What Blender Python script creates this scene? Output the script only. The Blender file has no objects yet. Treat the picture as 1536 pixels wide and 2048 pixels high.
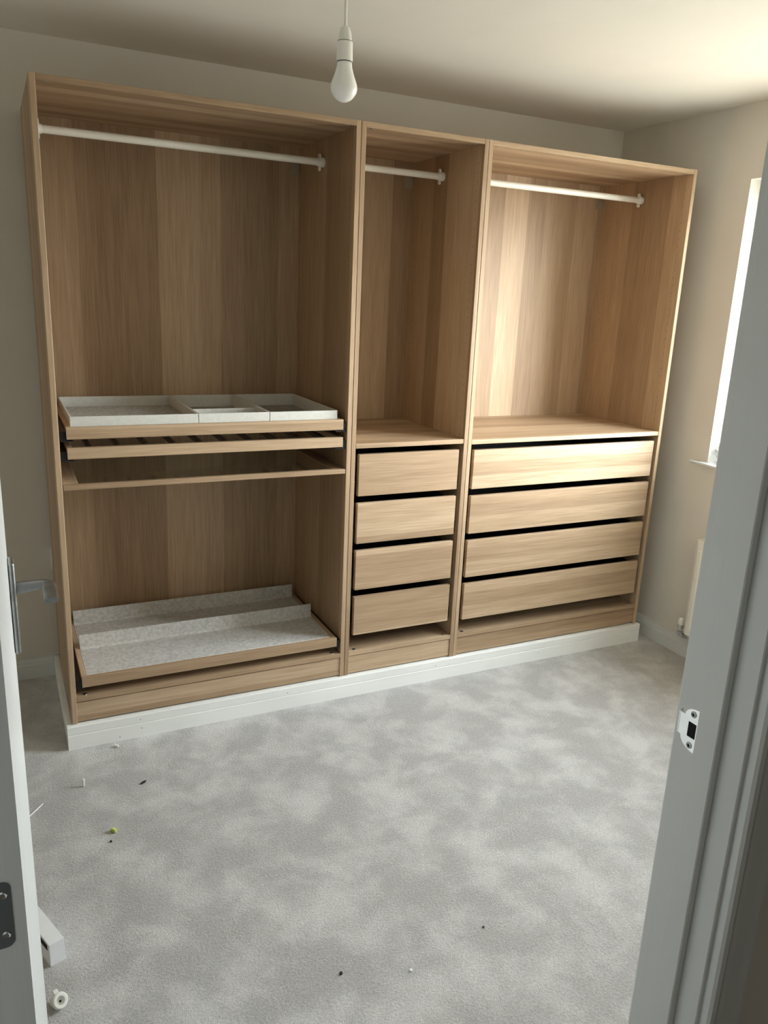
import bpy, bmesh, math, random
from mathutils import Vector, Matrix, Euler
R = random.Random(7)
scene = bpy.context.scene
C = scene.collection
PI = math.pi

# ------------------------------------------------------------------ camera
cam_d = bpy.data.cameras.new('camera')
cam = bpy.data.objects.new('camera', cam_d); C.objects.link(cam)
scene.camera = cam
yaw, pitch, roll, F = 0.46148, -0.2687, 0.04486, 1582.28
fw = Vector((math.sin(yaw)*math.cos(pitch), math.cos(yaw)*math.cos(pitch), math.sin(pitch)))
rt0 = Vector((math.cos(yaw), -math.sin(yaw), 0)); up0 = rt0.cross(fw)
rt = rt0*math.cos(roll) + up0*math.sin(roll)
up = -rt0*math.sin(roll) + up0*math.cos(roll)
M = Matrix((rt, up, -fw)).transposed().to_4x4()
M.translation = Vector((-0.1465, -2.61593, 1.5557))
cam.matrix_world = M
cam_d.sensor_fit = 'VERTICAL'; cam_d.sensor_height = 32.0
cam_d.lens = F*32.0/2048
cam_d.clip_start = 0.02

# ------------------------------------------------------------------ world: overcast daylight
world = bpy.data.worlds.new('sky'); scene.world = world; world.use_nodes = True
wn, wl = world.node_tree.nodes, world.node_tree.links
bg = wn['Background']; bg.inputs['Strength'].default_value = 9.0
wtc = wn.new('ShaderNodeTexCoord'); wsep = wn.new('ShaderNodeSeparateXYZ')
wramp = wn.new('ShaderNodeValToRGB'); wmap = wn.new('ShaderNodeMapRange')
wmap.inputs[1].default_value = -1; wmap.inputs[2].default_value = 1
wl.new(wtc.outputs['Generated'], wsep.inputs[0]); wl.new(wsep.outputs[2], wmap.inputs[0]); wl.new(wmap.outputs[0], wramp.inputs[0])
e = wramp.color_ramp.elements
e[0].position = 0.0; e[0].color = (0.30, 0.29, 0.25, 1)
e[1].position = 1.0; e[1].color = (0.62, 0.72, 0.82, 1)
for p, c in ((0.35, (0.42, 0.42, 0.40, 1)), (0.485, (0.66, 0.65, 0.62, 1)), (0.505, (1.50, 1.54, 1.55, 1)), (0.58, (1.48, 1.54, 1.58, 1)), (0.70, (0.95, 1.02, 1.10, 1))):
    k = e.new(p); k.color = c
# broad glow of the sun behind thin cloud
wdot = wn.new('ShaderNodeVectorMath'); wdot.operation = 'DOT_PRODUCT'; wdot.inputs[1].default_value = Vector((0.72, -0.66, 0.20)).normalized()
wl.new(wtc.outputs['Generated'], wdot.inputs[0])
wcl = wn.new('ShaderNodeMath'); wcl.operation = 'MAXIMUM'; wcl.inputs[1].default_value = 0; wl.new(wdot.outputs['Value'], wcl.inputs[0])
wpw = wn.new('ShaderNodeMath'); wpw.operation = 'POWER'; wpw.inputs[1].default_value = 10; wl.new(wcl.outputs[0], wpw.inputs[0])
wml = wn.new('ShaderNodeMath'); wml.operation = 'MULTIPLY_ADD'; wml.inputs[1].default_value = 0.8; wml.inputs[2].default_value = 1.0; wl.new(wpw.outputs[0], wml.inputs[0])
wsc = wn.new('ShaderNodeVectorMath'); wsc.operation = 'SCALE'; wl.new(wramp.outputs[0], wsc.inputs[0]); wl.new(wml.outputs[0], wsc.inputs['Scale'])
wl.new(wsc.outputs[0], bg.inputs['Color'])
# portal over the window opening (guides sampling of the sky, adds no light)
pd = bpy.data.lights.new('window_portal', 'AREA'); pd.shape = 'RECTANGLE'; pd.size = 1.14; pd.size_y = 1.22
pd.cycles.is_portal = True
po = bpy.data.objects.new('window_portal', pd); C.objects.link(po)
po.location = (2.84, -0.79, 1.483); po.rotation_euler = (0, PI/2, 0)

# unseen fill light added behind the camera to brighten surfaces that face the hall
hd = bpy.data.lights.new('hall_fill', 'AREA'); hd.shape = 'DISK'; hd.size = 0.35; hd.energy = 1.25; hd.color = (1.0, 0.97, 0.92)
hl = bpy.data.objects.new('hall_fill', hd); C.objects.link(hl); hl.location = (-0.55, -3.55, 2.32)
vs = scene.view_settings
scene.display_settings.display_device = 'sRGB'
vs.view_transform = 'Standard'; vs.look = 'None'; vs.gamma = 1.0; vs.use_curve_mapping = False
vs.exposure = 1.8
scene.cycles.max_bounces = 12; scene.cycles.diffuse_bounces = 8
scene.cycles.sample_clamp_indirect = 8.0

# ------------------------------------------------------------------ materials
def srgb(r, g, b):
    f = lambda v: (v/255/12.92) if v/255 <= 0.04045 else ((v/255+0.055)/1.055)**2.4
    return (f(r), f(g), f(b), 1)

def mat(name, col, rough=0.6, metal=0.0, spec=0.5):
    m = bpy.data.materials.new(name); m.use_nodes = True
    b = m.node_tree.nodes['Principled BSDF']
    b.inputs['Base Color'].default_value = col; b.inputs['Roughness'].default_value = rough
    b.inputs['Metallic'].default_value = metal; b.inputs['Specular IOR Level'].default_value = spec
    return m

def N(m, t, **kw):
    n = m.node_tree.nodes.new(t)
    for k, v in kw.items():
        if k.startswith('i_'): n.inputs[k[2:]].default_value = v
        else: setattr(n, k, v)
    return n
def L(m, a, b): m.node_tree.links.new(a, b)

def noise_mat(name, c0, c1, scale, rough=0.7, bump=0.0, bscale=None, detail=4, lo=0.3, hi=0.7, stretch=(1, 1, 1), spec=0.4, bdist=0.002):
    m = mat(name, c0, rough, spec=spec); b = m.node_tree.nodes['Principled BSDF']
    tc = N(m, 'ShaderNodeTexCoord'); mp = N(m, 'ShaderNodeMapping'); mp.inputs['Scale'].default_value = stretch
    L(m, tc.outputs['Object'], mp.inputs[0])
    n = N(m, 'ShaderNodeTexNoise'); n.inputs['Scale'].default_value = scale; n.inputs['Detail'].default_value = detail
    L(m, mp.outputs[0], n.inputs[0])
    r = N(m, 'ShaderNodeValToRGB'); r.color_ramp.elements[0].position = lo; r.color_ramp.elements[1].position = hi
    r.color_ramp.elements[0].color = c0; r.color_ramp.elements[1].color = c1
    L(m, n.outputs[0], r.inputs[0]); L(m, r.outputs[0], b.inputs['Base Color'])
    if bump:
        n2 = N(m, 'ShaderNodeTexNoise'); n2.inputs['Scale'].default_value = bscale or scale; n2.inputs['Detail'].default_value = 3
        L(m, mp.outputs[0], n2.inputs[0])
        bp = N(m, 'ShaderNodeBump'); bp.inputs['Strength'].default_value = bump; bp.inputs['Distance'].default_value = bdist
        L(m, n2.outputs[0], bp.inputs['Height']); L(m, bp.outputs[0], b.inputs['Normal'])
    return m

def wood(name, axis, bands=8.0):
    """pale oak veneer: fine grain along one axis, tone changing from strip to strip across it"""
    m = mat(name, (0.5, 0.4, 0.3, 1), 0.5, spec=0.35); b = m.node_tree.nodes['Principled BSDF']
    tc = N(m, 'ShaderNodeTexCoord'); oi = N(m, 'ShaderNodeObjectInfo')
    off = N(m, 'ShaderNodeVectorMath', operation='SCALE'); off.inputs[0].default_value = (13.7, 9.1, 17.3)
    L(m, oi.outputs['Random'], off.inputs['Scale'])
    ad = N(m, 'ShaderNodeVectorMath', operation='ADD'); L(m, tc.outputs['Object'], ad.inputs[0]); L(m, off.outputs[0], ad.inputs[1])
    ac = [1, 1, 1]; ac['xyz'.index(axis)] = 0
    # gentle waviness of the strips
    wv = N(m, 'ShaderNodeTexNoise'); wv.inputs['Scale'].default_value = 1.6; wv.inputs['Detail'].default_value = 1
    L(m, ad.outputs[0], wv.inputs[0])
    dot = N(m, 'ShaderNodeVectorMath', operation='DOT_PRODUCT'); dot.inputs[1].default_value = ac
    L(m, ad.outputs[0], dot.inputs[0])
    ma = N(m, 'ShaderNodeMath', operation='MULTIPLY_ADD'); ma.inputs[1].default_value = 0.006
    L(m, wv.outputs[0], ma.inputs[0]); L(m, dot.outputs['Value'], ma.inputs[2])
    vo = N(m, 'ShaderNodeTexVoronoi', voronoi_dimensions='1D', feature='F1'); vo.inputs['Scale'].default_value = bands
    L(m, ma.outputs[0], vo.inputs['W'])
    sp = N(m, 'ShaderNodeSeparateColor'); L(m, vo.outputs['Color'], sp.inputs[0])
    def grain(sc, st, det, dist=0.0):
        mp = N(m, 'ShaderNodeMapping'); s = [1, 1, 1]; s['xyz'.index(axis)] = st; mp.inputs['Scale'].default_value = s
        L(m, ad.outputs[0], mp.inputs[0])
        n = N(m, 'ShaderNodeTexNoise'); n.inputs['Scale'].default_value = sc; n.inputs['Detail'].default_value = det
        n.inputs['Distortion'].default_value = dist
        L(m, mp.outputs[0], n.inputs[0]); return n.outputs[0]
    fine = grain(260, 0.025, 4); med = grain(38, 0.05, 3, 0.6)
    def madd(x, k, prev=None):
        q = N(m, 'ShaderNodeMath', operation='MULTIPLY_ADD'); q.inputs[1].default_value = k
        L(m, x, q.inputs[0])
        if prev is None: q.inputs[2].default_value = 0
        else: L(m, prev, q.inputs[2])
        return q.outputs[0]
    v = madd(sp.outputs[0], 0.34 if axis != 'z' else 0.36); v = madd(med, 0.34 if axis != 'z' else 0.26, v); v = madd(fine, 0.52, v)
    r = N(m, 'ShaderNodeValToRGB'); el = r.color_ramp.elements
    el[0].position = 0.30; el[0].color = srgb(138, 113, 87)
    el[1].position = 0.88; el[1].color = srgb(196, 172, 143)
    k = el.new(0.58); k.color = srgb(168, 142, 113)
    L(m, v, r.inputs[0]); L(m, r.outputs[0], b.inputs['Base Color'])
    bp = N(m, 'ShaderNodeBump'); bp.inputs['Strength'].default_value = 0.12; bp.inputs['Distance'].default_value = 0.0006
    L(m, fine, bp.inputs['Height']); L(m, bp.outputs[0], b.inputs['Normal'])
    return m

WX, WY, WZ = wood('oak_grain_x', 'x', 17.0), wood('oak_grain_y', 'y'), wood('oak_grain_z', 'z')
M_WALL = noise_mat('cream_wall_paint', srgb(220, 216, 207), srgb(223, 219, 210), 6, 0.85, 0.08, 180, spec=0.2)
M_CEIL = noise_mat('white_ceiling_paint', srgb(228, 223, 212), srgb(231, 226, 215), 5, 0.9, 0.06, 150, spec=0.2)
M_HALL = noise_mat('hall_wall_paint', srgb(204, 199, 189), srgb(207, 202, 192), 5, 0.9, 0.05, 150, spec=0.2)
M_TRIM = noise_mat('white_satin_wood_paint', srgb(208, 211, 210), srgb(213, 216, 215), 9, 0.38, 0.05, 60, stretch=(1, 1, .1))
M_DOOR = noise_mat('white_embossed_door_paint', srgb(205, 208, 207), srgb(213, 216, 215), 30, 0.35, 0.5, 90, detail=3, stretch=(1, 1, .03), bdist=0.0012)
M_PLINTH = noise_mat('white_primed_board', srgb(234, 235, 232), srgb(242, 243, 240), 14, 0.5, 0.06, 40, stretch=(.2, 1, 1))
M_FELT = noise_mat('grey_felt', srgb(176, 174, 169), srgb(202, 200, 195), 85, 0.95, 0.4, 260, detail=6, lo=.35, hi=.68, spec=0.1, bdist=.001)
M_INSERT = noise_mat('pale_grey_felted_plastic', srgb(196, 196, 190), srgb(206, 206, 200), 80, 0.8, 0.2, 300, spec=0.2, bdist=.0005)
M_WHITE = noise_mat('white_plastic', srgb(232, 231, 224), srgb(236, 235, 229), 20, 0.35)
M_RAIL = noise_mat('white_coated_tube', srgb(228, 226, 216), srgb(234, 232, 222), 30, 0.35, stretch=(.1, 1, 1))
M_OPAL = mat('opal_bulb', srgb(240, 240, 236), 0.25)
b = M_OPAL.node_tree.nodes['Principled BSDF']
b.inputs['Subsurface Weight'].default_value = 0.4; b.inputs['Subsurface Radius'].default_value = (.02, .02, .02); b.inputs['Subsurface Scale'].default_value = 0.5
M_BLACK = noise_mat('black_coated_metal', srgb(20, 19, 19), srgb(27, 26, 25), 40, 0.5)
M_DRAWER = noise_mat('dark_grey_drawer_lining', srgb(44, 43, 42), srgb(52, 51, 49), 60, 0.7)
M_STEEL = noise_mat('satin_steel', srgb(150, 152, 152), srgb(170, 172, 172), 50, 0.38); M_STEEL.node_tree.nodes['Principled BSDF'].inputs['Metallic'].default_value = 1
M_DKSTEEL = mat('polished_steel', srgb(98, 104, 106), 0.4, 0.25)
M_CHROME = mat('chrome', srgb(200, 200, 202), 0.15, 1.0)
M_ZINC = noise_mat('bright_zinc_plate', srgb(244, 245, 245), srgb(250, 250, 250), 90, 0.28); M_ZINC.node_tree.nodes['Principled BSDF'].inputs['Metallic'].default_value = 1
M_RAD = noise_mat('cream_white_radiator_enamel', srgb(240, 238, 230), srgb(244, 242, 234), 10, 0.4)
M_GREY = noise_mat('grey_bracket_plastic', srgb(150, 138, 118), srgb(158, 146, 126), 40, 0.6)
M_HOLE = mat('dark_hole', srgb(92, 68, 46), 0.9)
M_VOID = mat('black_recess', srgb(8, 8, 10), 0.9)
M_BAR = noise_mat('dark_bar_coating', srgb(78, 68, 56), srgb(86, 75, 62), 40, 0.6)
M_FELT2 = noise_mat('mid_grey_felt_lining', srgb(146, 142, 134), srgb(168, 164, 156), 90, 0.95, 0.4, 260, detail=6, lo=.35, hi=.68, spec=0.1, bdist=.001)
M_SEAL = mat('black_seam', srgb(40, 36, 32), 0.8)
M_GREEN = noise_mat('yellow_green_plastic', srgb(196, 206, 108), srgb(206, 214, 124), 60, 0.5)
M_CARD = noise_mat('white_card', srgb(242, 244, 246), srgb(246, 248, 250), 40, 0.6)
M_EARTH = noise_mat('outdoor_ground', srgb(120, 124, 96), srgb(140, 140, 116), 2, 0.95)

def glass(name, tint, f0=0.04, gl=1.0):
    m = bpy.data.materials.new(name); m.use_nodes = True; nt = m.node_tree
    nt.nodes.remove(nt.nodes['Principled BSDF']); out = nt.nodes['Material Output']
    t = N(m, 'ShaderNodeBsdfTransparent'); t.inputs[0].default_value = tint
    g = N(m, 'ShaderNodeBsdfGlossy'); g.inputs['Roughness'].default_value = 0.03
    lw = N(m, 'ShaderNodeLayerWeight'); lw.inputs['Blend'].default_value = 0.5
    pw = N(m, 'ShaderNodeMath', operation='POWER'); pw.inputs[1].default_value = 5.0; L(m, lw.outputs['Facing'], pw.inputs[0])
    fr = N(m, 'ShaderNodeMath', operation='MULTIPLY_ADD'); fr.inputs[1].default_value = 0.9; fr.inputs[2].default_value = f0; L(m, pw.outputs[0], fr.inputs[0])
    ns = N(m, 'ShaderNodeTexNoise'); ns.inputs['Scale'].default_value = 3.0
    mx = N(m, 'ShaderNodeMixShader'); L(m, fr.outputs[0], mx.inputs[0]); L(m, t.outputs[0], mx.inputs[1]); L(m, g.outputs[0], mx.inputs[2])
    bpn = N(m, 'ShaderNodeBump'); bpn.inputs['Strength'].default_value = 0.01; L(m, ns.outputs[0], bpn.inputs['Height']); L(m, bpn.outputs[0], g.inputs['Normal'])
    L(m, mx.outputs[0], out.inputs['Surface'])
    return m
M_GLASS = glass('window_glass', (0.97, 0.98, 0.97, 1))
M_SHELFGLASS = glass('shelf_glass', (0.86, 0.88, 0.85, 1))
M_CRYSTAL = mat('clear_faceted_glass', srgb(245, 248, 250), 0.06); M_CRYSTAL.node_tree.nodes['Principled BSDF'].inputs['Transmission Weight'].default_value = 0.75

def carpet():
    m = mat('pale_grey_carpet', (0.5, 0.5, 0.5, 1), 0.95, spec=0.1); b = m.node_tree.nodes['Principled BSDF']
    b.inputs['Sheen Weight'].default_value = 0.25; b.inputs['Sheen Roughness'].default_value = 0.6
    tc = N(m, 'ShaderNodeTexCoord')
    # nap brushed in patches by feet and vacuum
    n1 = N(m, 'ShaderNodeTexNoise'); n1.inputs['Scale'].default_value = 6.2; n1.inputs['Detail'].default_value = 8; n1.inputs['Roughness'].default_value = .60; n1.inputs['Distortion'].default_value = 0.25
    n2 = N(m, 'ShaderNodeTexNoise'); n2.inputs['Scale'].default_value = 150; n2.inputs['Detail'].default_value = 2
    n3 = N(m, 'ShaderNodeTexNoise'); n3.inputs['Scale'].default_value = 520; n3.inputs['Detail'].default_value = 1
    for n in (n1, n2, n3): L(m, tc.outputs['Object'], n.inputs[0])
    r1 = N(m, 'ShaderNodeMapRange'); r1.inputs[1].default_value = .38; r1.inputs[2].default_value = .68; r1.interpolation_type = 'SMOOTHSTEP'
    L(m, n1.outputs[0], r1.inputs[0])
    q = N(m, 'ShaderNodeMath', operation='MULTIPLY_ADD'); q.inputs[1].default_value = 1.6; L(m, n2.outputs[0], q.inputs[0]); L(m, r1.outputs[0], q.inputs[2])
    q2 = N(m, 'ShaderNodeMath', operation='MULTIPLY_ADD'); q2.inputs[1].default_value = 1.2; L(m, n3.outputs[0], q2.inputs[0]); L(m, q.outputs[0], q2.inputs[2])
    r = N(m, 'ShaderNodeValToRGB'); el = r.color_ramp.elements
    r2 = N(m, 'ShaderNodeMapRange'); r2.inputs[1].default_value = .75; r2.inputs[2].default_value = 3.0
    L(m, q2.outputs[0], r2.inputs[0]); L(m, r2.outputs[0], r.inputs[0])
    el[0].position = 0; el[0].color = srgb(168, 166, 163); el[1].position = 1; el[1].color = srgb(244, 242, 239)
    L(m, r.outputs[0], b.inputs['Base Color'])
    hs = N(m, 'ShaderNodeMath', operation='ADD'); L(m, n2.outputs[0], hs.inputs[0]); L(m, n3.outputs[0], hs.inputs[1])
    bp = N(m, 'ShaderNodeBump'); bp.inputs['Strength'].default_value = 0.9; bp.inputs['Distance'].default_value = 0.006
    L(m, hs.outputs[0], bp.inputs['Height']); L(m, bp.outputs[0], b.inputs['Normal'])
    return m
M_CARPET = carpet()

# ------------------------------------------------------------------ mesh helpers
def bx(bm, x0, x1, y0, y1, z0, z1, bev=0.0, seg=1):
    vs_ = [bm.verts.new((x, y, z)) for x in (x0, x1) for y in (y0, y1) for z in (z0, z1)]
    fs = [(0, 1, 3, 2), (4, 6, 7, 5), (0, 4, 5, 1), (2, 3, 7, 6), (0, 2, 6, 4), (1, 5, 7, 3)]
    faces = [bm.faces.new([vs_[i] for i in f]) for f in fs]
    if bev:
        ed = list({e_ for f in faces for e_ in f.edges})
        bmesh.ops.bevel(bm, geom=ed, offset=bev, segments=seg, profile=0.5, affect='EDGES')
    return bm
def box(x0, x1, y0, y1, z0, z1, bev=0.0, seg=1): return bx(bmesh.new(), x0, x1, y0, y1, z0, z1, bev, seg)

def cyl(bm, p, axis, r0, r1, h, n=20, caps=True):
    q = Vector((0, 0, 1)).rotation_difference(Vector(axis).normalized()).to_matrix().to_4x4()
    q.translation = Vector(p) + Vector(axis).normalized()*h/2
    bmesh.ops.create_cone(bm, cap_ends=caps, segments=n, radius1=r0, radius2=r1, depth=h, matrix=q)
    return bm

def lathe(bm, prof, p, axis=(0, 0, 1), n=28):
    q = Vector((0, 0, 1)).rotation_difference(Vector(axis).normalized()).to_matrix()
    rings = []
    for r, z in prof:
        if r < 1e-6: rings.append([bm.verts.new(q @ Vector((0, 0, z)) + Vector(p))]); continue
        rings.append([bm.verts.new(q @ Vector((r*math.cos(2*PI*i/n), r*math.sin(2*PI*i/n), z)) + Vector(p)) for i in range(n)])
    for a, c in zip(rings, rings[1:]):
        for i in range(n):
            j = (i+1) % n
            if len(a) == 1 and len(c) == 1: continue
            if len(a) == 1: bm.faces.new((a[0], c[j], c[i]))
            elif len(c) == 1: bm.faces.new((a[i], a[j], c[0]))
            else: bm.faces.new((a[i], a[j], c[j], c[i]))
    return bm

def prism(bm, prof, axis, a0, a1, bev=0):
    """extrude a 2-D outline; axis 'x': prof=(y,z), 'y': (x,z), 'z': (x,y)"""
    def P(u, v, w): return {'x': (w, u, v), 'y': (u, w, v), 'z': (u, v, w)}[axis]
    A = [bm.verts.new(P(u, v, a0)) for u, v in prof]; B = [bm.verts.new(P(u, v, a1)) for u, v in prof]
    n = len(prof)
    bm.faces.new(A); bm.faces.new(B[::-1])
    for i in range(n): bm.faces.new((A[i], A[(i+1) % n], B[(i+1) % n], B[i]))
    bmesh.ops.recalc_face_normals(bm, faces=bm.faces)
    return bm

def sweep(bm, pts, sec, upv=(0, 0, 1)):
    """sweep a closed section (list per point of (a,b) offsets, a = sideways, b = up) along points"""
    rings = []
    n = len(pts)
    for i, p in enumerate(pts):
        d = (Vector(pts[min(i+1, n-1)]) - Vector(pts[max(i-1, 0)])).normalized()
        s = d.cross(Vector(upv)).normalized(); u = s.cross(d).normalized()
        rings.append([bm.verts.new(Vector(p) + s*a + u*b_) for a, b_ in (sec(i) if callable(sec) else sec)])
    k = len(rings[0])
    for a, c in zip(rings, rings[1:]):
        for i in range(k): bm.faces.new((a[i], a[(i+1) % k], c[(i+1) % k], c[i]))
    bm.faces.new(rings[0][::-1]); bm.faces.new(rings[-1])
    bmesh.ops.recalc_face_normals(bm, faces=bm.faces)
    return bm

def wpos(o):
    v = Vector((0, 0, 0))
    while o is not None:
        v += o.location; o = o.parent
    return v

def obj(name, bm, material, parent=None, label=None, local=False, smooth=False, kind=None):
    if parent is not None and not local:
        bmesh.ops.translate(bm, verts=bm.verts, vec=-wpos(parent))
    me = bpy.data.meshes.new(name)
    bmesh.ops.recalc_face_normals(bm, faces=bm.faces)
    bm.to_mesh(me); bm.free()
    if smooth:
        for p in me.polygons: p.use_smooth = True
        me.set_sharp_from_angle(angle=math.radians(35))
    me.materials.append(material)
    o = bpy.data.objects.new(name, me); C.objects.link(o)
    if parent is not None: o.parent = parent
    if label: o['label'] = label
    if kind: o['kind'] = kind
    return o

def thing(name, label, cat, loc=(0, 0, 0), rot=(0, 0, 0), group=None):
    o = bpy.data.objects.new(name, None); C.objects.link(o)
    o.empty_display_size = 0.05
    o.location = loc; o.rotation_euler = rot
    o['label'] = label; o['category'] = cat
    if group: o['group'] = group
    return o
def struct(name, bm, material, label=None):
    return obj(name, bm, material, kind='structure', label=label)
def struct_empty(name, loc=(0, 0, 0)):
    o = bpy.data.objects.new(name, None); C.objects.link(o); o.location = loc; o['kind'] = 'structure'; return o

# ------------------------------------------------------------------ room shell
XR, XL, YB, YF, YH, ZC = 2.637, -1.60, 0.60, -1.918, -2.025, 2.347
HX0, HX1, HY = -1.50, 2.50, -4.60          # hall box behind the doorway
struct('floor', box(XL, XR, HY-.1, YB, -0.05, 0.0), M_CARPET, 'pale grey carpet with brushed patches')
struct('ceiling', box(XL, XR, HY-.1, YB, ZC, ZC+0.06), M_CEIL)
struct('wall_back', box(XL-.1, XR+.1, YB, YB+.1, -.05, ZC+.06), M_WALL)
struct('wall_left', box(XL-.1, XL, YH, YB, -.05, ZC+.06), M_WALL)
# right wall with the window opening
WY0, WY1, WZ0, WZ1 = -1.40, -0.18, 0.905, 2.062
bm = bmesh.new()
bx(bm, XR, XR+.28, WY1, YB, -.05, ZC+.06); bx(bm, XR, XR+.28, YH, WY0, -.05, ZC+.06)
bx(bm, XR, XR+.28, WY0, WY1, -.05, WZ0-.014); bx(bm, XR, XR+.28, WY0, WY1, WZ1, ZC+.06)
struct('wall_right', bm, M_WALL)
# wall with the doorway
DX0, DX1, DZ = -0.245, 0.705, 2.02
bm = bmesh.new()
bx(bm, XL, DX0, YH, YF, -.05, ZC+.06); bx(bm, DX1, XR, YH, YF, -.05, ZC+.06); bx(bm, DX0, DX1, YH, YF, DZ, ZC+.06)
struct('wall_front', bm, M_WALL)
bm = bmesh.new()
bx(bm, HX0-.1, HX0, HY, YH, -.05, ZC+.06); bx(bm, HX1, HX1+.1, HY, YH, -.05, ZC+.06); bx(bm, HX0-.1, HX1+.1, HY-.1, HY, -.05, ZC+.06)
struct('wall_hall', bm, M_HALL)

# skirting boards: moulded profile (distance from wall, height)
SK = [(0, 0), (.018, 0), (.018, .058), (.015, .062), (.014, .070), (.009, .078), (.008, .086), (0, .086)]
bm = prism(bmesh.new(), [(YB-d, z) for d, z in SK], 'x', XL, XR); struct('baseboard_back', bm, M_TRIM)
bm = prism(bmesh.new(), [(XR-d*1.25, z) for d, z in SK], 'y', YF, YB-.018); struct('baseboard_right', bm, M_TRIM)
bm = prism(bmesh.new(), [(XL+d, z) for d, z in SK], 'y', YF, YB-.018); struct('baseboard_left', bm, M_TRIM)
bm = prism(bmesh.new(), [(YF+d, z) for d, z in SK], 'x', XL+.018, DX0-.07); prism(bm, [(YF+d, z) for d, z in SK], 'x', DX1+.07, XR-.03)
struct('baseboard_front', bm, M_TRIM)

# window: frame, sashes, panes, sill
win = struct_empty('window_1', (XR, -0.79, WZ0))
fx0, fx1 = XR+.10, XR+.17
bm = bmesh.new()
bx(bm, fx0, fx1, WY0, WY0+.055, WZ0, WZ1, .004); bx(bm, fx0, fx1, WY1-.055, WY1, WZ0, WZ1, .004)
bx(bm, fx0, fx1, WY0+.055, WY1-.055, WZ0, WZ0+.055, .004); bx(bm, fx0, fx1, WY0+.055, WY1-.055, WZ1-.055, WZ1, .004)
bx(bm, fx0, fx1, -.82, -.76, WZ0+.055, WZ1-.055, .004)
obj('window_frame', bm, M_WHITE, win)
for a, c in ((WY0+.055, -.82), (-.76, WY1-.055)):
    s = bmesh.new(); z0, z1 = WZ0+.055, WZ1-.055
    bx(s, fx0+.008, fx1-.012, a, a+.035, z0, z1, .003); bx(s, fx0+.008, fx1-.012, c-.035, c, z0, z1, .003)
    bx(s, fx0+.008, fx1-.012, a+.035, c-.035, z0, z0+.035, .003); bx(s, fx0+.008, fx1-.012, a+.035, c-.035, z1-.035, z1, .003)
    so = obj('sash', s, M_WHITE, win)
    obj('pane', box(fx0+.03, fx0+.036, a+.034, c-.034, z0+.034, z1-.034), M_GLASS, so)
    h = bmesh.new(); bx(h, fx0-.012, fx0+.008, (a+c)/2-.01, (a+c)/2+.01, z0+.002, z0+.03, .003); bx(h, fx0-.028, fx0-.012, (a+c)/2-.06, (a+c)/2+.01, z0+.008, z0+.024, .004)
    obj('sash_handle', h, M_WHITE, so)
prof = [(XR-.032, WZ0-.010), (XR-.028, WZ0-.014), (fx0, WZ0-.014), (fx0, WZ0+.0), (XR-.026, WZ0+.0), (XR-.031, WZ0-.003)]
sb = bmesh.new()
prism(sb, prof, 'y', WY0, WY1)
prism(sb, [(XR-.032, WZ0-.010), (XR-.028, WZ0-.014), (XR-.0005, WZ0-.014), (XR-.0005, WZ0), (XR-.026, WZ0), (XR-.031, WZ0-.003)], 'y', WY1, WY1+.075)
prism(sb, [(XR-.032, WZ0-.010), (XR-.028, WZ0-.014), (XR-.0005, WZ0-.014), (XR-.0005, WZ0), (XR-.026, WZ0), (XR-.031, WZ0-.003)], 'y', WY0-.075, WY0)
obj('window_sill', sb, M_TRIM, win, 'white gloss window board with projecting nosing')

# door lining on the right and left, stops, architraves
fr = struct_empty('trim_1', (0.68, -1.97, 0))
JX = 0.677
obj('jamb', box(JX, DX1, YH, YF, 0, DZ-.01, .0015), M_TRIM, fr)
obj('jamb', box(DX0, -0.217, YH, YF, 0, DZ-.01, .0015), M_TRIM, fr)
obj('head', box(-.217, JX, YH, YF, 1.993, DZ-.002, .0015), M_TRIM, fr)
obj('door_stop', box(JX-.012, JX, -1.990, -1.955, 0, 1.993, .0015), M_TRIM, fr)
obj('door_stop', box(-.217, -.205, -1.990, -1.955, 0, 1.993, .0015), M_TRIM, fr)
obj('door_stop', box(-.205, JX-.012, -1.990, -1.955, 1.981, 1.993, .0015), M_TRIM, fr)
# architrave profile: (x offset from inner edge, projection)
AR = [(0, 0), (0, .012), (.003, .016), (.009, .018), (.014, .016), (.016, .013), (.020, .013), (.026, .0145), (.046, .0165), (.058, .0185), (.064, .0185), (.068, .015), (.068, 0)]
for side, wy, sg in (('hall', YH, -1), ('room', YF, 1)):
    bm = prism(bmesh.new(), [(JX+.006+u, wy+sg*d) for u, d in AR], 'z', 0, 2.062); obj('architrave', bm, M_TRIM, fr)
    bm = prism(bmesh.new(), [(-.217-.006-u, wy+sg*d) for u, d in AR], 'z', 0, 2.062); obj('architrave', bm, M_TRIM, fr)
    bm = prism(bmesh.new(), [(wy+sg*d, 1.999+u) for u, d in AR], 'x', -.223, JX+.006); obj('architrave', bm, M_TRIM, fr)
# strike plate let into the right jamb
y0, y1, z0, z1, zc = -1.9495, -1.925, .966, 1.030, .998
arc_t = [(-1.9495+.0245*math.sin(PI/2*i/8), 1.0305-.0150*(1-math.cos(PI/2*i/8))) for i in range(9)]
arc_b = [(-1.9495+.0275*math.sin(PI/2*i/8), .966+.017*(1-math.cos(PI/2*i/8))) for i in range(8, -1, -1)]
hy0, hy1, hz0, hz1 = -1.9465, -1.9328, .9862, 1.0085
bm = bmesh.new()
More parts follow.
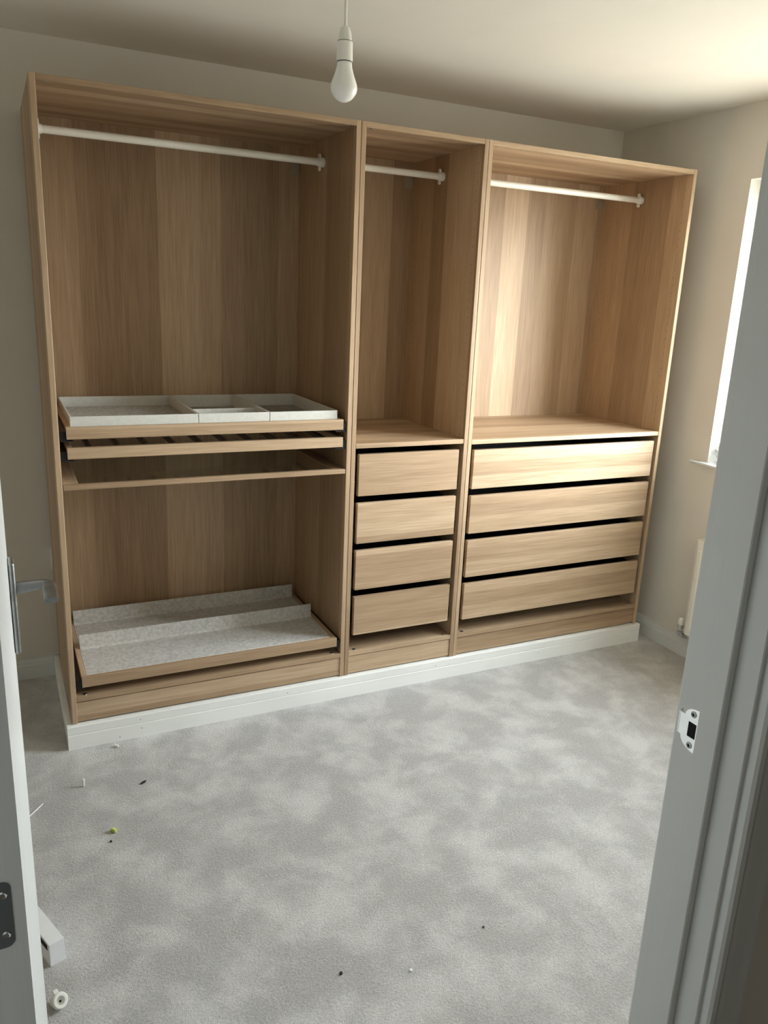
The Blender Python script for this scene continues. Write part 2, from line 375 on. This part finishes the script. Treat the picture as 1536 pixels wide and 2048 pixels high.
# plate as strips round the latch hole
def strip(poly): prism(bm, poly, 'x', JX-.0016, JX+.001)
zl0, zl1 = .983, 1.0155
strip(arc_t + [(-1.9495, zl1)]); strip(arc_b + [(-1.9495, zl0)])
strip([(-1.9495, hz1), (-1.9165, hz1), (-1.9165, zl1), (-1.9495, zl1)]); strip([(-1.9495, zl0), (-1.9165, zl0), (-1.9165, hz0), (-1.9495, hz0)])
strip([(-1.9495, hz0), (hy0, hz0), (hy0, hz1), (-1.9495, hz1)]); strip([(hy1, hz0), (-1.9165, hz0), (-1.9165, hz1), (hy1, hz1)])
sp_ = obj('strike_plate', bm, M_ZINC, fr, 'bright metal strike plate with a square latch hole')
obj('latch_hole', box(JX-.0006, JX+.0006, hy0, hy1, hz0, hz1), M_VOID, sp_, 'dark latch hole')
lip = bmesh.new()
prism(lip, [(JX-.0016, -1.917), (JX+.0010, -1.917), (JX+.006, -1.9125), (JX+.006, -1.9108), (JX+.0005, -1.9145), (JX-.0016, -1.9150)], 'z', .983, 1.0155)
obj('strike_lip', lip, M_ZINC, sp_)
for zz in (.9743, 1.0213):
    s = bmesh.new(); lathe(s, [(0, .0009), (.0016, .0009), (.0017, .0014), (.0034, .0014), (.0046, .0009), (.0048, .0)], (JX-.0014, -1.9393, zz), (-1, 0, 0), 16)
    so = obj('screw', s, M_STEEL, sp_, smooth=True)
    so.data.materials.append(M_VOID)
    cr = bmesh.new()
    bx(cr, JX-.0033, JX-.0027, -1.9393-.0022, -1.9393+.0022, zz-.0006, zz+.0006); bx(cr, JX-.0033, JX-.0027, -1.9393-.0006, -1.9393+.0006, zz-.0022, zz+.0022)
    obj('screw_recess', cr, M_VOID, sp_)

# the open door leaf (hinged on the left jamb, swung into the room)
door = struct_empty('door_1', (-.172, -1.925, .01))
bm = bmesh.new()
prism(bm, [(-.1595, -1.925), (-.152, -1.112), (-.188, -1.112), (-.1955, -1.925)], 'z', .010, 1.986)
obj('door_leaf', bm, M_DOOR, door, 'white woodgrain-embossed door leaf')
for zc_ in (.985, 1.76, .21):
    out = []
    x0, x1, zz0, zz1, r = -.1930, -.1705, zc_-.036, zc_+.036, .0075
    for cx, cz, a0 in ((x1-r, zz1-r, 0), (x0+r, zz1-r, PI/2), (x0+r, zz0+r, PI), (x1-r, zz0+r, 1.5*PI)):
        out += [(cx+r*math.cos(a0+PI/2*i/6), cz+r*math.sin(a0+PI/2*i/6)) for i in range(7)]
    hi = obj('hinge', prism(bmesh.new(), out, 'y', -1.9262, -1.9247), M_DKSTEEL, door)
    for dz in (-.022, 0, .022):
        obj('screw', lathe(bmesh.new(), [(0, .0006), (.0015, .0004), (.0032, .0010), (.0042, .0)], (-.181 + (.004 if dz else -.004), -1.9262, zc_+dz), (0, -1, 0), 14), M_CHROME, hi, smooth=True)
    obj('knuckle', cyl(bmesh.new(), (-.1955, -1.919, zc_-.036), (0, 0, 1), .0055, .0055, .072, 16), M_STEEL, hi, smooth=True)
# lever handle on the hall-side face
hx = -.1525
han = obj('handle', box(hx, hx+.0105, -1.192, -1.148, .913, 1.083, .004, 3), M_STEEL, door, 'brushed steel lever handle on a long backplate', smooth=True)
path, secs = [], []
for t in [i/4 for i in range(5)]:
    path.append((hx+.010+.046*t, -1.170, 1.030+.003*t)); secs.append((.008, .0115-.0035*t))
for i in range(1, 7):
    a = PI/2*i/6
    path.append((hx+.056+.0075*math.sin(a), -1.170-.013*(1-math.cos(a)), 1.033)); secs.append((.008+.003*i/6, .008-.0025*i/6))
for t in [i/5 for i in range(1, 6)]:
    path.append((hx+.0635-.0005*t, -1.183-.075*t, 1.033)); secs.append((.0112, .0052))
def sec(i):
    a, b_ = secs[i]; return [(a*math.copysign(abs(math.cos(k*PI/8))**.7, math.cos(k*PI/8)), b_*math.copysign(abs(math.sin(k*PI/8))**.7, math.sin(k*PI/8))) for k in range(16)]
obj('lever', sweep(bmesh.new(), path, sec), M_STEEL, han, smooth=True)

# ------------------------------------------------------------------ wardrobe plinth and three carcasses
T, HP, ZT = .018, .0919, 2.1039
W1, W2, W3 = 1.0087, 1.5091, 2.5279
base = thing('wardrobe_plinth', 'white painted boxed plinth running under all three oak wardrobe units', 'plinth', (1.26, 0.28, 0))
bm = prism(bmesh.new(), [(-.016, 0), (-.016, .052), (-.0145, .0535), (-.0145, .055), (-.016, .0565), (-.016, .0845), (-.0145, .0865), (.004, .0865), (.004, 0)], 'x', -.018, 2.541)
obj('front_board', bm, M_PLINTH, base)
obj('side_board', box(-.018, -.001, .004, .581, 0, .0865, .001), M_PLINTH, base)
obj('side_board', box(2.526, 2.541, .004, .581, 0, .0865, .001), M_PLINTH, base)
bm = box(.0, 2.525, .005, .575, .07, .0865)
obj('deck', bm, M_PLINTH, base)

def holes(x, zlist, ylist, sgn):
    bm = bmesh.new()
    for y in ylist:
        for z in zlist:
            lathe(bm, [(0, .0003), (.0017, .0003), (.0019, 0)], (x, y, z), (sgn, 0, 0), 8)
    return bm

BACK = .545
def carcass(x0, x1, label, side_l, side_r):
    w = thing('wardrobe', label, 'wardrobe', ((x0+x1)/2, .29, HP-.004), group=None)
    obj('side_panel', box(x0+.0008, x0+T, 0, .58, HP-.004, ZT, .0012), WZ, w)
    obj('side_panel', box(x1-T, x1-.0008, 0, .58, HP-.004, ZT, .0012), WZ, w)
    tp = obj('top_panel', box(x0+T, x1-T, .0005, .575, ZT-T, ZT-.0005, .0008), WX, w)
    bp_ = obj('bottom_panel', box(x0+T, x1-T, .0, .575, .169, .187, .0008), WX, w)
    obj('plinth_board', box(x0+T, x1-T, 0.004, .020, HP, .1662, .0012), WX, w)
    obj('back_panel', box(x0+T-.005, x1-T+.005, BACK, BACK+.006, .18, ZT-.012), WZ, w)
    zl = [.235+.032*i for i in range(57)]
    obj('shelf_pin_holes', holes(x1-T, zl, (.037, .485), -1), M_HOLE, w, kind='stuff')
    obj('shelf_pin_holes', holes(x0+T, zl, (.037, .485), 1), M_HOLE, w, kind='stuff')
    for sx in (x0+T+.029, x1-T-.029):
        obj('cam_fitting', lathe(bmesh.new(), [(0, .0006), (.0055, .0006), (.0075, .001), (.0080, 0)], (sx, .016, .187), (0, 0, 1), 14), M_STEEL, bp_, smooth=True)
        obj('cam_fitting', lathe(bmesh.new(), [(0, .0006), (.0055, .0006), (.0075, .001), (.0080, 0)], (sx, .020, ZT-T), (0, 0, -1), 14), M_STEEL, tp, smooth=True)
    for sx in (x0+T+.001, x1-T-.041):
        bm = box(sx, sx+.040, BACK-.006, BACK, 1.985, 2.030, .0015)
        bx(bm, sx+.004, sx+.036, BACK-.009, BACK-.006, 1.999, 2.016, .001)
        obj('wall_bracket', bm, M_GREY, w, 'small grey fixing bracket')
    return w
carcass(0, W1, 'wide left oak wardrobe unit holding pull-out trays and a shoe rack', 0, 1)
carcass(W1, W2, 'narrow middle oak wardrobe unit with four drawers at the bottom', 1, 1)
carcass(W2, W3, 'wide right oak wardrobe unit with four drawers, nearest the window wall', 1, 1)

# fixed shelves over the drawers
def shelf(x0, x1, z, label):
    s = thing('shelf', label, 'shelf', ((x0+x1)/2, .27, z-T))
    obj('shelf_board', box(x0+T+.001, x1-T-.001, .001, BACK-.002, z-T, z, .0012), WX, s)
shelf(W1, W2, 1.0205, 'narrow oak shelf above the drawers of the middle wardrobe unit')
shelf(W2, W3, 1.0155, 'wide oak shelf above the drawers of the right wardrobe unit')

# clothes rails
def rail(x0, x1, label):
    yz = (.288, 2.006)
    r = thing('clothes_rail', label, 'clothes rail', ((x0+x1)/2, yz[0], yz[1]), group='white clothes rails')
    obj('rail_tube', cyl(bmesh.new(), (x0+T+.012, yz[0], yz[1]), (1, 0, 0), .0125, .0125, x1-x0-2*T-.024, 24), M_RAIL, r, smooth=True)
    for xs, sg in ((x0+T, 1), (x1-T, -1)):
        bm = bmesh.new()
        lathe(bm, [(0, .001), (.0165, .001), (.0170, .003), (.0170, .016), (.0155, .018), (.0150, .020), (.0145, .026), (.0128, .027)], (xs, yz[0], yz[1]), (sg, 0, 0), 24)
        # flange ears with screw eyes above and below
        for dz in (-.0225, .0205):
            q = bmesh.ops.create_circle
            n = 14; ring = []
            for k in range(n):
                a = 2*PI*k/n; ca, sa = math.cos(a), math.sin(a)
                ring.append([bm.verts.new((xs+sg*X, yz[0]+rr*ca, yz[1]+dz+rr*sa)) for X, rr in ((.014, .0075), (.020, .0075), (.020, .0038), (.014, .0038))])
            for k in range(n):
                a, c = ring[k], ring[(k+1) % n]
                for j in range(4): bm.faces.new((a[j], a[(j+1) % 4], c[(j+1) % 4], c[j]))
        obj('rail_bracket', bm, M_WHITE, r, smooth=True)
rail(0, W1, 'long white clothes rail at the top of the left wardrobe unit')
rail(W1, W2, 'short white clothes rail in the narrow middle wardrobe unit')
rail(W2, W3, 'long white clothes rail at the top of the right wardrobe unit')

# drawers
def drawer(x0, x1, ztop, label, group):
    z0 = ztop-.160
    d = thing('drawer', label, 'drawer', ((x0+x1)/2, .27, z0), group=group)
    a, c = x0+T+.017, x1-T-.017
    obj('drawer_front', box(a, c, .003, .021, z0, ztop, .0018, 2), WX, d)
    for xs in (a+.006, c-.020):
        obj('drawer_side', box(xs, xs+.014, .021, .50, z0+.008, ztop-.016, .001), M_DRAWER, d)
    obj('drawer_back', box(a+.020, c-.020, .487, .500, z0+.008, ztop-.016, .001), M_DRAWER, d)
    obj('drawer_bottom', box(a+.020, c-.020, .021, .487, z0+.010, z0+.016), M_DRAWER, d)
    for xs, xe in ((x0+T, a+.006), (c-.006, x1-T)):
        bm = box(xs+.0003, xe-.0005, .012 if False else .024, .49, z0+.004, z0+.050, .001)
        obj('runner', bm, M_BLACK, d)
ordn = ['top', 'second from top', 'third from top', 'bottom']
for i, zt in enumerate((.979, .7915, .603, .4135)):
    drawer(W1, W2, zt, '%s oak drawer of the narrow middle wardrobe unit' % ordn[i], 'drawers of the middle unit')
for i, zt in enumerate((.9735, .785, .5955, .4065)):
    drawer(W2, W3, zt, '%s wide oak drawer of the right wardrobe unit' % ordn[i], 'drawers of the right unit')

# pull-out tray, trouser hanger, glass shelf
def tray_frame(t, z0, z1, x0=.039, x1=.9755, base=True):
    obj('front_rail', box(x0, x1, .001, .019, z0, z1, .0012), WX, t)
    obj('back_rail', box(x0+.017, x1-.017, .505, .522, z0, z1, .0012), WX, t)
    obj('side_rail', box(x0, x0+.016, .0195, .522, z0, z1, .0012), WY, t)
    obj('side_rail', box(x1-.016, x1, .0195, .522, z0, z1, .0012), WY, t)
    if base: obj('tray_base', box(x0+.016, x1-.016, .019, .505, z0+.012, z0+.018), WX, t)
    for xs, xe in ((T+.0005, x0-.001), (x1+.001, W1-T-.0005)):
        bm = box(xs, xe, .006, .50, z0-.005, z1-.012, .001)
        if xs < .5: bx(bm, xs, x0+.020, .006, .06, z0-.007, z0-.004)
        else: bx(bm, x1-.028, xe, .006, .06, z0-.007, z0-.004)
        obj('runner', bm, M_BLACK, t, 'black drawer runner')
tray = thing('pull_out_tray', 'oak pull-out tray carrying pale grey compartment inserts, left wardrobe unit', 'tray', (.507, .26, 1.07))
tray_frame(tray, 1.0745, 1.1125)
han_t = thing('trouser_hanger', 'oak pull-out trouser hanger with slanting bars, under the insert tray', 'trouser hanger', (.507, .26, 1.005))
tray_frame(han_t, 1.011, 1.0475, base=False)
for i in range(10):
    xb = .105+.0905*i
    bm = box(xb, xb+.015, .0195, .5045, 1.024, 1.0415, .003)
    obj('hanger_bar', bm, M_BAR, han_t, 'dark grey-brown bar')

gs = thing('glass_shelf', 'oak-framed shelf with clear glass top, below the trouser hanger', 'shelf', (.504, .26, .911))
x0, x1 = T+.002, W1-T-.002
obj('front_rail', box(x0, x1, .001, .018, .911, .929, .0012), WX, gs)
obj('back_rail', box(x0, x1, .50, .54, .911, .929, .0012), WX, gs)
obj('side_rail', box(x0, x0+.048, .018, .50, .911, .929, .0012), WY, gs)
obj('side_rail', box(x1-.048, x1, .018, .50, .911, .929, .0012), WY, gs)
obj('glass_pane', box(x0+.046, x1-.046, .016, .502, .923, .927), M_SHELFGLASS, gs, 'clear glass pane')

# inserts in the upper tray
ZI0, ZI1 = 1.0928, 1.143
def insert(x0, x1, label, ribs=None, bars=()):
    y0, y1, w = .0215, .498, .004
    t = thing('tray_insert', label, 'tray insert', ((x0+x1)/2, .26, ZI0), group='pale grey tray inserts')
    obj('insert_wall', box(x0, x1, y0, y0+w, ZI0, ZI1, .0008), M_INSERT, t); obj('insert_wall', box(x0, x1, y1-w, y1, ZI0, ZI1, .0008), M_INSERT, t)
    obj('insert_wall', box(x0, x0+w, y0+w, y1-w, ZI0, ZI1, .0008), M_INSERT, t); obj('insert_wall', box(x1-w, x1, y0+w, y1-w, ZI0, ZI1, .0008), M_INSERT, t)
    obj('insert_base', box(x0+w, x1-w, y0+w, y1-w, ZI0, ZI0+.004), M_FELT2, t)
    for a0, a1, c0, c1, z in bars:
        obj('divider', box(a0, a1, c0, c1, ZI0+.004, z, .0008), M_INSERT, t)
    if ribs:
        for k in range(ribs):
            y = .06+.0205*k
            bm = prism(bmesh.new(), [(y-.008, ZI0+.004), (y+.008, ZI0+.004), (y+.005, ZI0+.016), (y+.0015, ZI0+.020), (y-.0015, ZI0+.020), (y-.005, ZI0+.016)], 'x', x0+w+.004, x1-w-.004)
            obj('ring_ridge', bm, M_FELT2, t)
    return t
insert(.054, .4555, 'long pale grey tray insert with ridged felt lining, at the left end of the tray', ribs=20)
insert(.4575, .7035, 'middle pale grey tray insert with one low cross divider near its front', bars=((.4615, .6995, .180, .184, ZI1-.008),))
insert(.7055, .9595, 'plain open pale grey tray insert at the right end of the tray')
for (px, py, rz, ln, lab) in ((.575, .285, .5, .050, 'longer thin dark mark in the middle tray insert'), (.615, .262, -.35, .036, 'shorter thin dark mark in the middle tray insert')):
    t = thing('dark_mark', lab, 'scrap', (px, py, ZI0+.0042), (0, 0, rz), 'dark marks in the tray insert')  # two flat dark marks placed on the base of the middle insert
    obj('mark', prism(bmesh.new(), [(-ln/2, 0), (-ln/4, .0045), (ln/6, .004), (ln/2, 0), (ln/6, -.003), (-ln/4, -.0035)], 'z', 0, .002), M_SEAL, t, local=True)

# shoe rack at the bottom of the left unit
shoe = thing('shoe_tray', 'oak-rimmed pull-out shoe tray at the bottom of the left wardrobe unit', 'tray', (.507, .26, .215))
tray_frame(shoe, .2185, .2555, x0=.039, x1=.9745)
def shoe_insert(y0, y1, zt, label):
    t = thing('shoe_insert', label, 'shoe insert', (.507, (y0+y1)/2, .2366), group='grey felt shoe inserts')
    th, x0, x1 = .004, .0565, .957
    zb = .2368
    prof = [(y0, zb), (y0, zb+.014), (y0+.006, zb+.0165), (y1-.012, zb+.0165), (y1-.004, zb+.024), (y1, zt), (y1+th, zt), (y1+th, zb), ]
    obj('felt_sheet', prism(bmesh.new(), prof, 'x', x0, x1), M_FELT, t)
shoe_insert(.0225, .245, .307, 'front grey felt shoe insert with upright back lip, in the shoe tray')
shoe_insert(.252, .480, .309, 'rear grey felt shoe insert with upright back lip, in the shoe tray')

# ------------------------------------------------------------------ pendant bulb
px, py = .575, -.88
pen = thing('pendant_light', 'bare white bulb hanging on a white flex from the ceiling', 'light', (px, py, 1.95))
obj('ceiling_rose', lathe(bmesh.new(), [(.0, .0), (.006, .0), (.010, .006), (.030, .012), (.040, .022), (.042, .030)], (px, py, ZC-.030), (0, 0, 1), 28), M_WHITE, pen, smooth=True)
obj('flex', cyl(bmesh.new(), (px, py, 2.09), (0, 0, 1), .0032, .0032, ZC-.03-2.09, 12), M_WHITE, pen, smooth=True)
ho = obj('lamp_holder', lathe(bmesh.new(), [(.0, .0665), (.0045, .0665), (.0095, .0635), (.0128, .054), (.0145, .040), (.0155, .0385), (.0155, .0375), (.0163, .0370), (.0172, .005), (.0172, .0), (.010, -.001)], (px, py, 2.0280), (0, 0, 1), 28), M_WHITE, pen, smooth=True)
obj('shade_ring_seam', lathe(bmesh.new(), [(.0153, -.0005), (.0160, -.0005), (.0160, .0018), (.0153, .0018)], (px, py, 2.0645), (0, 0, 1), 28), M_SEAL, ho)
obj('shade_ring_seam', lathe(bmesh.new(), [(.012, -.0005), (.0162, -.0005), (.0162, .0012), (.012, .0012)], (px, py, 2.0268), (0, 0, 1), 28), M_SEAL, ho)
prof = [(0, 0), (.008, .0012), (.016, .005), (.0225, .0110), (.0270, .0180), (.0290, .0260), (.0282, .0340), (.0255, .0420), (.0222, .0500), (.0193, .0580), (.0172, .0660), (.0162, .0720), (.0158, .0775), (.0, .0775)]
obj('bulb', lathe(bmesh.new(), prof, (px, py, 1.9492), (0, 0, 1), 36), M_OPAL, pen, smooth=True)

# ------------------------------------------------------------------ radiator, socket, sill ornament
rad = thing('radiator', 'cream white panel radiator on the wall below the window', 'radiator', (XR-.045, -.80, .12))
RY0, RY1, RZ0, RZ1, RX = -1.34, -.254, .130, .577, XR-.067
bm = bmesh.new(); bx(bm, RX, RX+.014, RY0, RY1, RZ0, RZ1, .004, 2)
obj('panel', bm, M_RAD, rad)
for k in range(31):
    yy = RY1-.024-.0335*k
    if yy < RY0+.03: break
    bm = prism(bmesh.new(), [(yy-.011, RX+.0005), (yy-.006, RX-.0075), (yy+.006, RX-.0075), (yy+.011, RX+.0005)], 'z', RZ0+.035, RZ1-.045)
    for v in bm.verts: v.co = Vector((v.co.y, v.co.x, v.co.z))
    obj('convector_rib', bm, M_RAD, rad)
obj('side_grille', box(RX+.002, XR-.026, RY1+.0035, RY1+.006, RZ0+.004, RZ1+.002, .0015), M_RAD, rad)
obj('side_grille', box(RX+.002, XR-.026, RY0-.002, RY0+.004, RZ0+.012, RZ1+.002, .0015), M_RAD, rad)
bm = bmesh.new()
bx(bm, RX+.001, XR-.024, RY0-.006, RY1+.006, RZ1-.001, RZ1+.003)
obj('top_grille', bm, M_RAD, rad)
obj('rear_panel', box(XR-.034, XR-.026, RY0+.01, RY1-.01, RZ0, RZ1-.004, .002), M_RAD, rad)
for yy in (-.40, -1.20):
    obj('wall_hook', box(XR-.026, XR-.0005, yy-.015, yy+.015, RZ0+.05, RZ1-.06), M_RAD, rad)
val = obj('radiator_valve', lathe(bmesh.new(), [(0, 0), (.009, 0), (.009, .010), (.0125, .011), (.0125, .022), (.008, .024), (.008, .034), (.0145, .036), (.0145, .052), (.011, .053), (0, .053)], (XR-.052, -.217, .108), (0, 0, 1), 14), M_CHROME, rad, 'chrome radiator valve with white cap', smooth=True)
obj('valve_cap', lathe(bmesh.new(), [(0, 0), (.0125, 0), (.0125, .020), (.011, .028), (.007, .033), (0, .034)], (XR-.052, -.217, .161), (0, 0, 1), 18), M_WHITE, val, smooth=True)
obj('valve_tail', cyl(cyl(bmesh.new(), (XR-.052, -.217, .112), (0, -1, 0), .007, .007, .040, 14), (XR-.052, -.229, .112), (0, -1, 0), .011, .011, .012, 6), M_CHROME, val, smooth=True)
obj('valve_pipe', cyl(bmesh.new(), (XR-.052, -.217, .113), (1, 0, 0), .0075, .0075, .0515, 14), M_CHROME, val, smooth=True)

so = thing('wall_socket', 'white double wall socket half hidden behind the left wardrobe side', 'socket', (.07, YB, .497))
obj('face_plate', box(-.004, .142, YB-.010, YB-.0002, .454, .540, .002, 2), M_WHITE, so)
for ox in (.030, .090):
    for (dx, dz, w, h) in ((-.011, -.011, .0065, .0045), (.011, -.011, .0065, .0045), (0, .010, .0045, .008)):
        obj('pin_slot', box(ox+dx+.008-w/2, ox+dx+.008+w/2, YB-.0104, YB-.0098, .485+dz-h/2, .485+dz+h/2), M_VOID, so)
    obj('rocker_switch', box(ox+.004, ox+.016, YB-.0135, YB-.0095, .510, .530, .0015), M_WHITE, so)
obj('pin_slot', box(.0032, .0090, YB-.0106, YB-.0098, .494, .4985), M_VOID, so)
obj('pin_slot', box(.0090, .0142, YB-.0106, YB-.0098, .4765, .4820), M_VOID, so)

orn = thing('window_ornament', 'sparkling clear textured glass ornament on the window sill beside the reveal', 'ornament', (XR+.058, -.236, WZ0))
bm = bmesh.new(); bmesh.ops.create_icosphere(bm, subdivisions=3, radius=.052)
for v in bm.verts:
    k = 1+.16*R.uniform(-1, 1); v.co = Vector((v.co.x*k*.9, v.co.y*k*1.15, v.co.z*k*.9))
zmin = min(v.co.z for v in bm.verts)
for v in bm.verts: v.co.z = max(v.co.z-zmin, 0.0) if v.co.z-zmin > .006 else 0.0
obj('textured_body', bm, M_CRYSTAL, orn, local=True)

# ------------------------------------------------------------------ things on the carpet
box_ang = math.atan2(.0125, .0330)
crt = thing('carton', 'small white carton with a black slot, on the carpet behind the door edge', 'box', (-.1365, -.949, 0), (0, 0, box_ang))
bw, bl, bh = .0355, .165, .062
obj('carton_body', box(0, bw, 0, bl, 0, bh, .0008), M_CARD, crt, local=True)
obj('slot', box(-.0006, .0004, .010, .045, bh-.021, bh-.006), M_VOID, crt, 'black slot', local=True)

rb = thing('rail_bracket', 'round white plastic rail bracket lying on the carpet by the door', 'bracket', (-.128, -1.066, .0005), (math.radians(52), 0, math.radians(28)))
rb.location.z = .0135
bm = bmesh.new()
lathe(bm, [(.0085, .004), (.0085, .0125), (.0100, .0145), (.0150, .0145), (.0172, .0125), (.0175, .006), (.0165, .002), (.0120, .0), (.0120, -.016), (.0, -.016)], (0, 0, 0), (0, 0, 1), 28)
lathe(bm, [(.0, .004), (.0085, .004)], (0, 0, 0), (0, 0, 1), 28)
obj('bracket_ring', bm, M_WHITE, rb, local=True, smooth=True)
bm = bmesh.new(); lathe(bm, [(0, 0), (.0025, 0), (.0025, .0008), (0, .0008)], (.002, -.002, .0045), (0, 0, 1), 12)
obj('screw_hole', bm, M_VOID, rb, local=True)
bm = bmesh.new(); bx(bm, -.006, .006, .012, .026, .001, .006, .002)
obj('ear', bm, M_WHITE, rb, local=True)

def plug(name, label, cat, loc, rz, L_, r, m, tilt=0.0, group=None, ribs=True):
    t = thing(name, label, cat, (loc[0], loc[1], r*.95), (0, 0, rz), group)
    prof = [(0, 0), (r*.6, 0), (r*.8, L_*.1)]
    if ribs:
        for k in range(1, 5): prof += [(r*.75, L_*(.1+.16*k-.04)), (r, L_*(.1+.16*k))]
    prof += [(r, L_*.96), (r*.7, L_), (0, L_)]
    obj('plug_body', lathe(bmesh.new(), prof, (0, -L_/2, 0), (0, 1, 0), 12), m, t, local=True, smooth=not ribs)
    return t
plug('cover_plug', 'white plastic peg lying on the carpet by the left end of the white plinth', 'peg', (.134, -.052), .9, .014, .0055, M_WHITE, ribs=False, group='white pegs on the carpet')
pg = plug('cover_plug', 'white plastic peg standing upright on the carpet near the door leaf', 'peg', (.007, -.245), .12, .027, .0045, M_WHITE, ribs=False, group='white pegs on the carpet')
pg.location.z = .0132; pg.rotation_euler = (math.radians(86), 0, .12)
plug('wall_plug', 'small yellow-green plastic plug on the carpet', 'wall plug', (.064, -.509), .7, .018, .0065, M_GREEN)
t = thing('dark_splinter', 'small dark splinter lying on the open carpet', 'scrap', (.183, -.297, .0005), (0, 0, .55))
obj('splinter', prism(bmesh.new(), [(-.012, 0), (-.004, .004), (.008, .003), (.012, 0), (.004, -.003), (-.006, -.003)], 'z', 0, .004), M_SEAL, t, local=True)
t = thing('dark_crumb', 'tiny dark crumb on the carpet beside the yellow-green plug', 'scrap', (.050, -.550, .0005), (0, 0, .2))
obj('crumb', prism(bmesh.new(), [(-.003, 0), (-.001, .004), (.003, .003), (.003, -.003), (-.002, -.003)], 'z', 0, .003), M_SEAL, t, local=True)
t = thing('white_strip', 'thin white strip lying on the carpet, its end hidden by the door', 'strip', (-.150, -.335, .0005), (0, 0, math.atan2(.040, .033)))
obj('strip', box(-.03, .054, -.0015, .0015, 0, .003, .0005), M_CARD, t, local=True)
for (name, lab, p, m, sc) in (('white_crumb', 'tiny white crumb in the middle foreground of the carpet', (.638, -1.294), M_CARD, 1.0),
                              ('dark_crumb', 'tiny dark crumb in the middle foreground of the carpet, left of the white crumb', (.481, -1.236), M_SEAL, 1.1),
                              ('grey_crumb', 'tiny grey crumb on the carpet toward the strike plate side', (.872, -1.248), M_BAR, .8)):
    t = thing(name, lab, 'scrap', (p[0], p[1], .0005), (0, 0, .4))
    obj('crumb', prism(bmesh.new(), [(-.0035*sc, -.002*sc), (-.001*sc, -.0035*sc), (.003*sc, -.002*sc), (.0035*sc, .002*sc), (0, .004*sc), (-.003*sc, .0025*sc)], 'z', 0, .0035*sc), m, t, local=True)
for x, z in ((.2225, .0691), (.2264, .0345), (.1507, .0156), (.7685, .0664), (1.42, .066), (1.95, .036)):
    obj('nail_hole', lathe(bmesh.new(), [(0, .0004), (.0014, .0004), (.0018, 0)], (x, -.016, z), (0, -1, 0), 8), M_SEAL, base)
